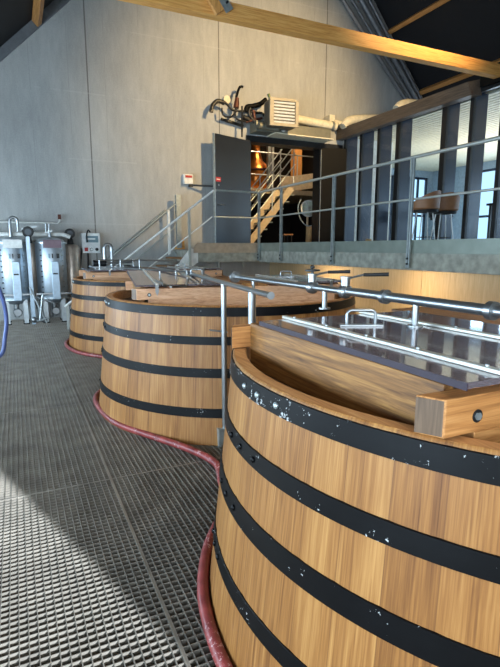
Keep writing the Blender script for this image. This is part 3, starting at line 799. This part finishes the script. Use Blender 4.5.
# far vat
H1 = [(1.031, .974), (.829, .765), (.590, .517), (.269, .201)]
v1, R1, z1 = make_vat(1.966, 7.896, 1.318, .112, H1, 1.050, 2, .46, 1.05, 'farthest oak vat, smallest in view, near the wall control box',
                      ['hoop', 'hoop', 'hoop', 'hoop'], .98)
make_lid(R1, -1.02, -.225, -.50, .50, 1.166, 'smoked perspex lid on the farthest vat, left half under the control box', ((-.70, 0), (-.40, 0)), (-.5, 0), -.72)
make_lid(R1, .225, 1.02, -.50, .50, 1.166, 'smoked perspex lid on the farthest vat, right half by the stair foot', ((.40, 0), (.70, 0)), (.5, 0), .72)

# chrome fittings on the farthest vat
t = thing('elbow_pipe', 'polished elbow pipe rising from the farthest vat', 'pipe', R1 @ V((-.55, .5, 1.18)))
c_ = V((1.42, 8.75, 0))
G().tube([(1.50, 8.75, 1.02), (1.50, 8.75, 1.50)]+arc((1.44, 8.75, 1.50), .06, 0, PI, 8)[1:]+[(1.38, 8.75, 1.16)], .03, 12).build('bent_tube', 'steel', t)
for z in (1.2, 1.46): G().cyl((1.50, 8.75, z), (1.50, 8.75, z+.02), .045, seg=16).build('clamp', 'steel', t)
t = thing('motor_unit', 'small black motor at the edge of the farthest vat lid', 'motor', (1.15, 8.4, 1.19))
G().cyl((1.10, 8.15, 1.26), (1.30, 8.15, 1.26), .05, seg=16).build('motor_body', 'black', t)
G().b2((1.12, 8.10, 1.182), (1.28, 8.2, 1.21)).build('foot_plate', 'steel', t)
G().cyl((1.30, 8.15, 1.26), (1.75, 8.15, 1.28), .018, seg=10).build('shaft', 'steel', t)
t = thing('chrome_frame', 'low chrome tube frame with short uprights on the farthest vat lid', 'pipe frame', (1.5, 7.75, 1.19))
G().tube([(1.05, 7.48, 1.215), (1.70, 7.46, 1.215), (1.70, 8.2, 1.215), (1.05, 8.2, 1.215)], .014, 8, True).build('tube_frame', 'steel', t)
for x, y in ((1.10, 7.48), (1.40, 7.47), (1.68, 7.46), (1.68, 7.9)):
    G().cyl((x, y, 1.182), (x, y, 1.33), .012, seg=8).build('upright', 'steel', t)
G().tube([(1.05, 7.5, 1.325), (2.2, 7.46, 1.31)], .012, 8).build('tube_rail', 'steel', t)

# pipe run over the nearest vat
t = thing('valve_pipe', 'thick steel pipe with flanges running above the nearest vat lids', 'pipe', (1.395, 2.1, 1.19))
G().cyl((1.395, 3.20, 1.30), (1.395, .55, 1.295), .0165, seg=20).build('pipe_run', 'steel', t)
G().cyl((1.395, 1.9, 1.30), (1.395, .55, 1.296), .0200, seg=20).build('pipe_sleeve', 'steel', t)
for y in (3.20, 1.62, 1.10):
    G().cyl((1.395, y+.012, 1.298), (1.395, y-.012, 1.298), .031 if y < 3 else .040, seg=20).build('clamp', 'steel', t)
for y in (2.07, 1.44):
    G().cyl((1.395, y, 1.196), (1.395, y, 1.29), .013, seg=12).build('leg', 'steel', t)
    G().cyl((1.395, y, 1.196), (1.395, y, 1.203), .03, seg=16).build('leg_flange', 'steel', t)
G().cyl((1.395, 2.90, 1.21), (1.395, 2.90, 1.29), .011, seg=10).build('leg', 'steel', t)
for k, (y, lab) in enumerate(((2.19, 'left steel valve on the pipe with a black wheel knob and lever'), (1.90, 'right steel valve on the pipe with a black tipped lever'))):
    t = thing('pipe_valve', lab, 'valve', (1.395, y, 1.30), 'valves on the pipe')
    G().lathe([(.001, -.022), (.024, -.022), (.034, -.012), (.034, .012), (.024, .022), (.001, .022)], (1.395, y, 1.298), 18, 'y', False).build('valve_body', 'steel', t)
    G().cyl((1.395, y, 1.325), (1.395, y, 1.362), .022, seg=12).build('valve_neck', 'steel', t)
    G().cyl((1.395, y, 1.362), (1.395, y, 1.368), .027, seg=14).build('neck_plate', 'steel', t)
    a = V((1.40, y, 1.355)); b = a+V((.055, -.055, .022)); c = b+V((.085, -.075, .004))
    G().tube(smooth_path([a, a+V((.03, -.03, .014)), b], 4), .005, 8).build('lever', 'steel', t)
    G().cyl(b, c, .008, .0095, seg=10).build('lever_grip', 'blackrub', t)
    if k == 0:
        G().cyl((1.395, y, 1.368), (1.395, y, 1.40), .008, seg=8).build('spindle', 'black', t)
        w = G().lathe([(.030, -.005), (.040, -.003), (.040, .003), (.030, .005)], (1.395, y, 1.385), 18); w.b2((1.36, y-.004, 1.382), (1.43, y+.004, 1.388)); w.ball((1.395, y, 1.402), .012)
        w.build('hand_wheel', 'black', t)

# slanted pipe frame between the vats
t = thing('pipe_stand', 'floor-standing steel pipe frame between the middle and nearest vats', 'pipe frame', (1.37, 3.3, 0))
A_ = V((1.60, 5.0, 1.25)); B_ = V((1.213, 2.31, 1.25))
G().cyl(A_, B_, .0165, seg=16).build('top_pipe', 'steel', t)
G().cyl(B_, B_+(B_-A_).normalized()*.006, .021, seg=16).build('end_cap', 'steel', t)
G().cyl(A_-V((0, 0, 0)), A_+(B_-A_).normalized()*.03, .028, seg=16).build('clamp', 'steel', t)
def onp(y): return A_+(B_-A_)*((A_.y-y)/(A_.y-B_.y))
for y, w in ((3.33, .021), (2.64, .024)):
    q = onp(y); G().cyl((q.x, q.y, .0), (q.x, q.y, 1.24), w, seg=14).build('upright', 'steel', t)
q = onp(3.33)
G().bar((q.x-.01, q.y-.03, .07), (q.x-.01, q.y+.03, .07), .1, .14).build('foot_plate', 'galv', t)
G().cyl((q.x-.10, q.y+.04, .90), (q.x+.02, q.y-.02, .885), .006, seg=8).build('cross_pin', 'steel', t)
G().tube([onp(4.6)+V((0, 0, .02)), (1.30, 5.2, 1.27), (1.02, 6.4, 1.26)], .010, 8).build('thin_tube', 'steel', t)
t = thing('thin_rod_frame', 'thin steel rods with a round knob lying over the middle vat lid', 'rod frame', R2 @ V((-.6, 0, 1.21)))
G().tube([hit(136, 272, 2, 1.235), hit(171, 287, 2, 1.213)], .009, 8).build('rod', 'steel', t)
G().tube([hit(152, 267, 2, 1.26), hit(186, 273, 2, 1.25)], .009, 8).build('rod', 'steel', t)
G().ball(hit(148, 271, 2, 1.235), .03).build('knob', 'white', t)
G().tube([hit(160, 277, 2, 1.22), hit(188, 277, 2, 1.22), hit(186, 286, 2, 1.22), hit(164, 286, 2, 1.22)], .008, 8, True).build('square_frame', 'steel', t)
for q in ((160, 277), (176, 277), (187, 277)):
    p = hit(q[0], q[1], 2, 1.22); G().cyl(p-V((0, 0, .015)), p+V((0, 0, .06)), .008, seg=8).build('upright', 'steel', t)

# ------------------------------------------------------------------ hoses
def gp_(x, y, z=.03): return hit(x, y, 2, z)
def circ(cx, cy, r, a): a = math.radians(a); return V((cx+r*math.cos(a), cy+r*math.sin(a), .028))
pts = [circ(1.919, 4.495, 1.37, a) for a in (110, 125, 140, 152, 160)]+[V((.602, 4.72, .028)), V((.625, 4.35, .028)), V((.70, 4.02, .028)), V((.90, 3.62, .028)), V((1.07, 3.28, .028)), V((1.15, 2.98, .028)), V((1.08, 2.70, .028))]
pts += [circ(1.964, 1.393, 1.397, a) for a in (132, 140, 150, 160, 168, 177, 186, 196, 210, 224)]
tag(G().tube(smooth_path(pts, 7), .0265, 14).build('red_hose', 'hose'), 'long red rubber hose snaking around the middle and nearest vats', 'hose', 'red hoses')
pts = [circ(1.966, 7.896, 1.36, a) for a in (120, 140, 155, 166, 176)]+[V((.618, 7.66, .028)), V((.70, 7.28, .028)), V((.90, 6.92, .028)), V((1.15, 6.66, .028)), V((1.5, 6.45, .028)), V((1.9, 6.35, .028))]
tag(G().tube(smooth_path(pts, 6), .0265, 12).build('red_hose', 'hose'), 'short red hose curled at the foot of the farthest vat', 'hose', 'red hoses')
pts = [hit(-8, 262, 1, 7.6), hit(-3, 283, 1, 7.6), hit(4, 303, 1, 7.6), hit(6.5, 322, 1, 7.6), hit(5, 337, 1, 7.5), V((-.30, 7.45, .03)), V((-.62, 7.3, .03)), V((-1.0, 7.2, .03))]
tag(G().tube(smooth_path(pts, 6), .027, 12).build('blue_hose', 'blue'), 'blue hose hanging at the left edge of the picture', 'hose')

# ------------------------------------------------------------------ filter tanks at the left
def tank(cx, cy, label, tags):
    t = thing('filter_tank', label, 'tank', (cx, cy, 0), 'steel filter tanks')
    r = .29
    G().lathe([(.001, .38), (.10, .39), (r-.04, .44), (r, .50), (r, 1.60), (r-.04, 1.67), (.12, 1.71), (.001, 1.715)], (cx, cy, 0), 36, closed=False).build('shell', 'tankshell', t)
    for z in (.50, 1.60): G().lathe([(r, z-.02), (r+.03, z-.015), (r+.03, z+.015), (r, z+.02)], (cx, cy, 0), 36).build('flange_ring', 'steel_rough', t)
    for a in (-130, -50, 50, 130):
        a = math.radians(a); x, y = cx+(r-.03)*math.cos(a), cy+(r-.03)*math.sin(a)
        lg = G().b2((x-.04, y-.02, 0.0), (x+.04, y+.02, .50)).build('leg', 'steel_rough', t)
        G().cyl((x, y, 0), (x, y, .02), .06, seg=12).build('foot', 'black', lg)
    p = G().b2((cx-.03, cy-r-.05, .48), (cx+.12, cy-r-.02, 1.24)).build('front_shield', plain('pale_blue_steel', (170, 188, 202), .35, .6) if 'pale_blue_steel' not in bpy.data.materials else bpy.data.materials['pale_blue_steel'], t, .01)
    G().b2((cx+.0, cy-r-.055, .98), (cx+.09, cy-r-.05, 1.01)).build('latch_slot', 'black', p)
    q = G().b2((cx-.15, cy-r-.04, 1.50), (cx+.19, cy-r-.015, 1.66)).build('label_plate', tags, t)
    for k in range(9):
        for s in (-1, 1):
            a = math.radians(-90+s*42); z = .62+.105*k
            pp = V((cx+r*math.cos(a), cy+r*math.sin(a), z)); dd = V((math.cos(a), math.sin(a), 0))
            G().cyl(pp, pp+dd*.02, .013, seg=8).build('bolt', 'black' if s < 0 else 'galv', t)
    G().bar((cx-.34, cy-r-.02, .60), (cx+.34, cy-r-.02, .60), .04, .03).build('cross_bar', 'steel', t)
    G().cyl((cx, cy, 1.70), (cx, cy, 1.90), .035, seg=12).build('top_neck', 'steel', t)
    G().cyl((cx, cy, .12), (cx, cy, .40), .05, seg=12).build('bottom_neck', 'steel', t)
    G().lathe([(.001, -.05), (.07, -.05), (.085, 0), (.07, .05), (.001, .05)], (cx+.02, cy-.05, .22), 18, 'y', False).build('bottom_valve', 'steel', t)
    return t
t1 = tank(-.06, 10.9, 'steel filter tank at the left edge with a white plate and arched top pipe', 'white')
G().tube([(-.06, 10.9, 1.88), (-.06, 10.9, 2.02)]+arc((.01, 10.9, 2.02), .07, PI, 0, 8)[1:]+[(.08, 10.9, 1.82)], .03, 12).build('arched_pipe', 'steel', t1)
G().bar((.14, 10.7, 1.86), (.42, 10.7, 1.92), .02, .03).build('valve_lever', 'steel_rough', t1)
t2 = tank(.65, 10.9, 'steel filter tank with a dark plate, second from the left edge', plain('faded_maroon_plate', (120, 96, 104), .5))
G().cyl((.65, 10.9, 1.90), (.65, 10.9, 1.98), .02, seg=10).build('top_valve', 'steel', t2)
G().bar((.70, 10.7, 1.84), (.56, 10.7, 1.80), .02, .03).build('valve_lever', 'steel_rough', t2)
# dark marks on the shells
for (cx, col) in ((-.06, t1), (.65, t2)):
    for k, (dx, w) in enumerate(((-.06, .03), (.0, .02), (.09, .05))):
        G().b2((cx+dx, 10.9-.315, 1.30), (cx+dx+w, 10.9-.28, 1.39)).build('printed_mark', 'screen' if k == 0 else 'black', col)
def slim(cx, cy, r, z0, z1, mat, label):
    t = thing('process_tank', label, 'tank', (cx, cy, 0), 'tanks behind the filters')
    G().lathe([(.001, z0), (r*.5, z0+.03), (r, z0+.14), (r, z1-.12), (r*.8, z1-.04), (.001, z1)], (cx, cy, 0), 36, closed=False).build('shell', mat, t)
    for a in (-120, -60, 60, 120):
        a = math.radians(a); G().cyl((cx+r*.8*math.cos(a), cy+r*.8*math.sin(a), 0), (cx+r*.8*math.cos(a), cy+r*.8*math.sin(a), z0+.16), .025, seg=8).build('leg', 'steel_rough', t)
    G().cyl((cx, cy, z0-.12), (cx, cy, z0+.05), .04, seg=10).build('outlet', 'steel', t)
    return t
slim(.30, 11.26, .17, .35, 1.66, 'tankpink', 'beige reflecting tank between the two filter tanks')
slim(1.07, 11.24, .19, .35, 1.60, 'tankpink', 'rounded tank between the second filter and the farthest vat')
t = thing('steel_post', 'pale blue upright tube left of the beige tank', 'post', (.235, 10.6, 0))
G().b2((.20, 10.58, 0), (.27, 10.64, 1.72)).build('upright', bpy.data.materials['pale_blue_steel'], t)
def gauge(x, y, z, label):
    t = thing('pressure_gauge', label, 'gauge', (x, y, z), 'black gauges')
    G().lathe([(.001, -.05), (.09, -.05), (.105, -.03), (.105, .04), (.001, .04)], (x, y, z), 24, 'y', False).build('case', 'black', t)
    G().lathe([(.001, -.052), (.06, -.052), (.06, -.055), (.001, -.055)], (x, y, z), 20, 'y', False).build('dial', 'dialgrey', t)
    G().cyl((x, y, z-.1), (x, y, z-.22), .05, .07, seg=12).build('socket', 'black', t)
    G().cyl((x, y, z-.2), (x, y, .2), .014, seg=8).build('stem', 'steel_rough', t)
gauge(.25, 10.7, 1.81, 'round black gauge between the two filter tanks')
gauge(1.07, 11.2, 1.80, 'round black gauge between the second filter tank and control box')
t = thing('wall_pipe', 'thin horizontal pipe with a valve high on the wall behind the tanks', 'pipe', (.3, 11.4, 2.0))
G().tube([(-3, 11.38, 2.02), (.86, 11.38, 2.02), (.90, 11.38, 2.06), (.90, 11.38, 2.17)], .018, 8).build('pipe_run', 'white', t)
G().b2((.87, 11.36, 2.10), (.93, 11.40, 2.20)).build('valve', 'rust', t)
G().cyl((.62, 11.38, 2.02), (.62, 11.38, 1.80), .025, seg=8).build('branch_pipe', 'steel_rough', t)
t = thing('header_pipe', 'white horizontal pipe linking the tops of the filter tanks', 'pipe', (.3, 10.95, 1.78))
G().tube([(-1.5, 10.98, 1.76), (.9, 10.98, 1.78), (1.05, 10.98, 1.72)], .045, 12).build('pipe_run', 'white', t)
t = thing('tube_cluster', 'thin steel tubes and fittings on the floor between the tanks', 'pipework', (.35, 10.5, 0))
for a, b in (((.20, 10.45, .75), (.46, 10.4, .04)), ((.30, 10.5, .55), (.62, 10.45, .42)), ((.42, 10.4, .60), (.34, 10.4, .10)), ((.28, 10.4, .08), (.52, 10.4, .14))):
    G().cyl(a, b, .018, seg=8).build('tube', 'steel_rough', t)
for p in ((.42, 10.45, .10), (.24, 10.5, .10)): G().ball(p, .06).build('fitting', 'steel', t)
t = thing('floor_pump', 'small black pump standing beside the second filter tank', 'pump', (1.03, 10.55, 0))
G().b2((.93, 10.45, 0), (1.13, 10.65, .05)).build('base', 'black', t)
G().cyl((1.03, 10.42, .20), (1.03, 10.66, .20), .11, seg=18).build('motor', 'black', t)
G().cyl((1.03, 10.40, .20), (1.03, 10.42, .20), .05, seg=14).build('cap', 'steel', t)
G().cyl((1.03, 10.55, .3), (1.03, 10.55, .42), .03, seg=10).build('port', 'steel', t)

t = thing('control_box', 'pale wall control box with a small screen and red and black buttons', 'control box', (1.51, 11.42, 1.35))
G().b2((1.32, 11.30, 1.39), (1.70, YW, 1.82)).build('housing', 'boxgrey', t, .012)
G().b2((1.40, 11.292, 1.62), (1.66, 11.30, 1.76)).build('display', 'screen', t)
G().b2((1.43, 11.289, 1.68), (1.60, 11.292, 1.71)).build('display_text', 'boxgrey', t)
for x, m_, r in ((1.40, 'red', .034), (1.51, 'boxgrey', .026), (1.62, 'black', .034)):
    b = G().cyl((x, 11.30, 1.47), (x, 11.27, 1.47), r, seg=16).build('button', m_, t)
    if m_ == 'boxgrey': G().lathe([(.026, -.002), (.034, -.002), (.034, .002), (.026, .002)], (x, 11.295, 1.47), 16, 'y').build('button_ring', 'black', b)
G().b2((1.365, 11.288, 1.43), (1.435, 11.30, 1.51)).build('button_plate', 'red', t)
t = thing('power_cable', 'black cable looping over the control box and down the wall', 'cable', (1.45, 11.3, 1.2))
G().tube(smooth_path([(1.43, 11.28, 1.62), (1.42, 11.26, 1.78), (1.46, 11.28, 1.88), (1.50, 11.32, 1.84)], 5), .016, 8).build('cable_loop', 'black', t)
G().tube(smooth_path([(1.44, 11.40, 1.40), (1.44, 11.42, 1.2), (1.44, 11.45, .9)], 4), .02, 8).build('cable_drop', 'black', t)
tag(G().tube(smooth_path([(1.32, 11.44, 1.5), (1.28, 11.46, 1.1), (1.2, 11.46, .95), (.9, 11.46, .95), (.6, 11.46, 1.0)], 5), .01, 8).build('grey_cable', 'darkwall'), 'thin dark cable sagging from the control box to the gauges', 'cable')

# ------------------------------------------------------------------ LIGHT
w = bpy.data.worlds.new('World'); bpy.context.scene.world = w; w.use_nodes = True
bg = w.node_tree.nodes['Background']; bg.inputs[0].default_value = (.50, .80, 1.0, 1); bg.inputs[1].default_value = 1.6
def area(name, loc, target, sx, sy, power, col, spread=180):
    l = bpy.data.lights.new(name, 'AREA'); l.shape = 'RECTANGLE'; l.size = sx; l.size_y = sy; l.energy = power; l.color = col; l.spread = math.radians(spread)
    o = bpy.data.objects.new(name, l); C.objects.link(o); o.location = loc
    o.rotation_euler = (V(target)-V(loc)).to_track_quat('-Z', 'Y').to_euler(); return o
def spot(name, loc, target, power, col, ang, blend, r):
    l = bpy.data.lights.new(name, 'SPOT'); l.energy = power; l.color = col; l.spot_size = math.radians(ang); l.spot_blend = blend; l.shadow_soft_size = r
    o = bpy.data.objects.new(name, l); C.objects.link(o); o.location = loc
    o.rotation_euler = (V(target)-V(loc)).to_track_quat('-Z', 'Y').to_euler(); return o
sun = bpy.data.lights.new('sun', 'SUN'); sun.energy = 17.0; sun.angle = math.radians(.6); sun.color = (.84, .92, 1)
so = bpy.data.objects.new('sun', sun); C.objects.link(so)
so.rotation_euler = V((-.316, .949, -.35)).to_track_quat('-Z', 'Y').to_euler()
area('gate_daylight', (-.3, YF-.3, 2.0), (1.2, 6, 1.6), 4.2, 3.8, 270, (.86, .93, 1))
for k, (a, b) in enumerate(wins): area('window_daylight', (XL-.02, (a+b)/2, 1.38), (4, (a+b)/2+.5, 1.4), b-a, 1.2, 230, (.62, .82, 1))
for k, (a, b) in enumerate(rw): area('room_daylight', (XR-.02, (a+b)/2, 2.75), (XG, (a+b)/2-1, 2.2), b-a, 1.9, 90, (.62, .82, 1))
area('room_uplight', (12.0, 8.5, 3.0), (12.0, 8.5, 4.5), 2.5, 7, 170, (1, .90, .74))
spot('wall_spotlight', (6.9, 3.2, 7.1), (5.6, 11.5, 4.6), 4400, (1, .70, .34), 56, 1.0, .12)
spot('vat_spotlight', (3.4, 1.0, 6.5), (2.4, 2.6, 1), 500, (1, .86, .66), 75, .8, .2)
for y in (3.0, 6.0, 8.6): area('under_walkway_lamp', (5.4, y, 1.19), (5.9, y, .2), .15, 1.2, 40, (1, .76, .46))
area('back_room_lamp', (7.6, 13.2, 6.0), (7.6, 13.6, 3), 1.0, .5, 90, (1, .72, .42))

# ------------------------------------------------------------------ camera and view
cam = bpy.data.cameras.new('camera'); co = bpy.data.objects.new('camera', cam); C.objects.link(co)
cam.sensor_fit = 'VERTICAL'; cam.sensor_height = 36; cam.lens = F/667*36; cam.clip_start = .02; cam.clip_end = 100
co.location = (0, 0, HC); co.rotation_euler = (PI/2-PITCH, 0, -YAW)
sc = bpy.context.scene; sc.camera = co
sc.view_settings.view_transform = 'Standard'; sc.view_settings.look = 'None'; sc.view_settings.exposure = 0; sc.view_settings.gamma = 1
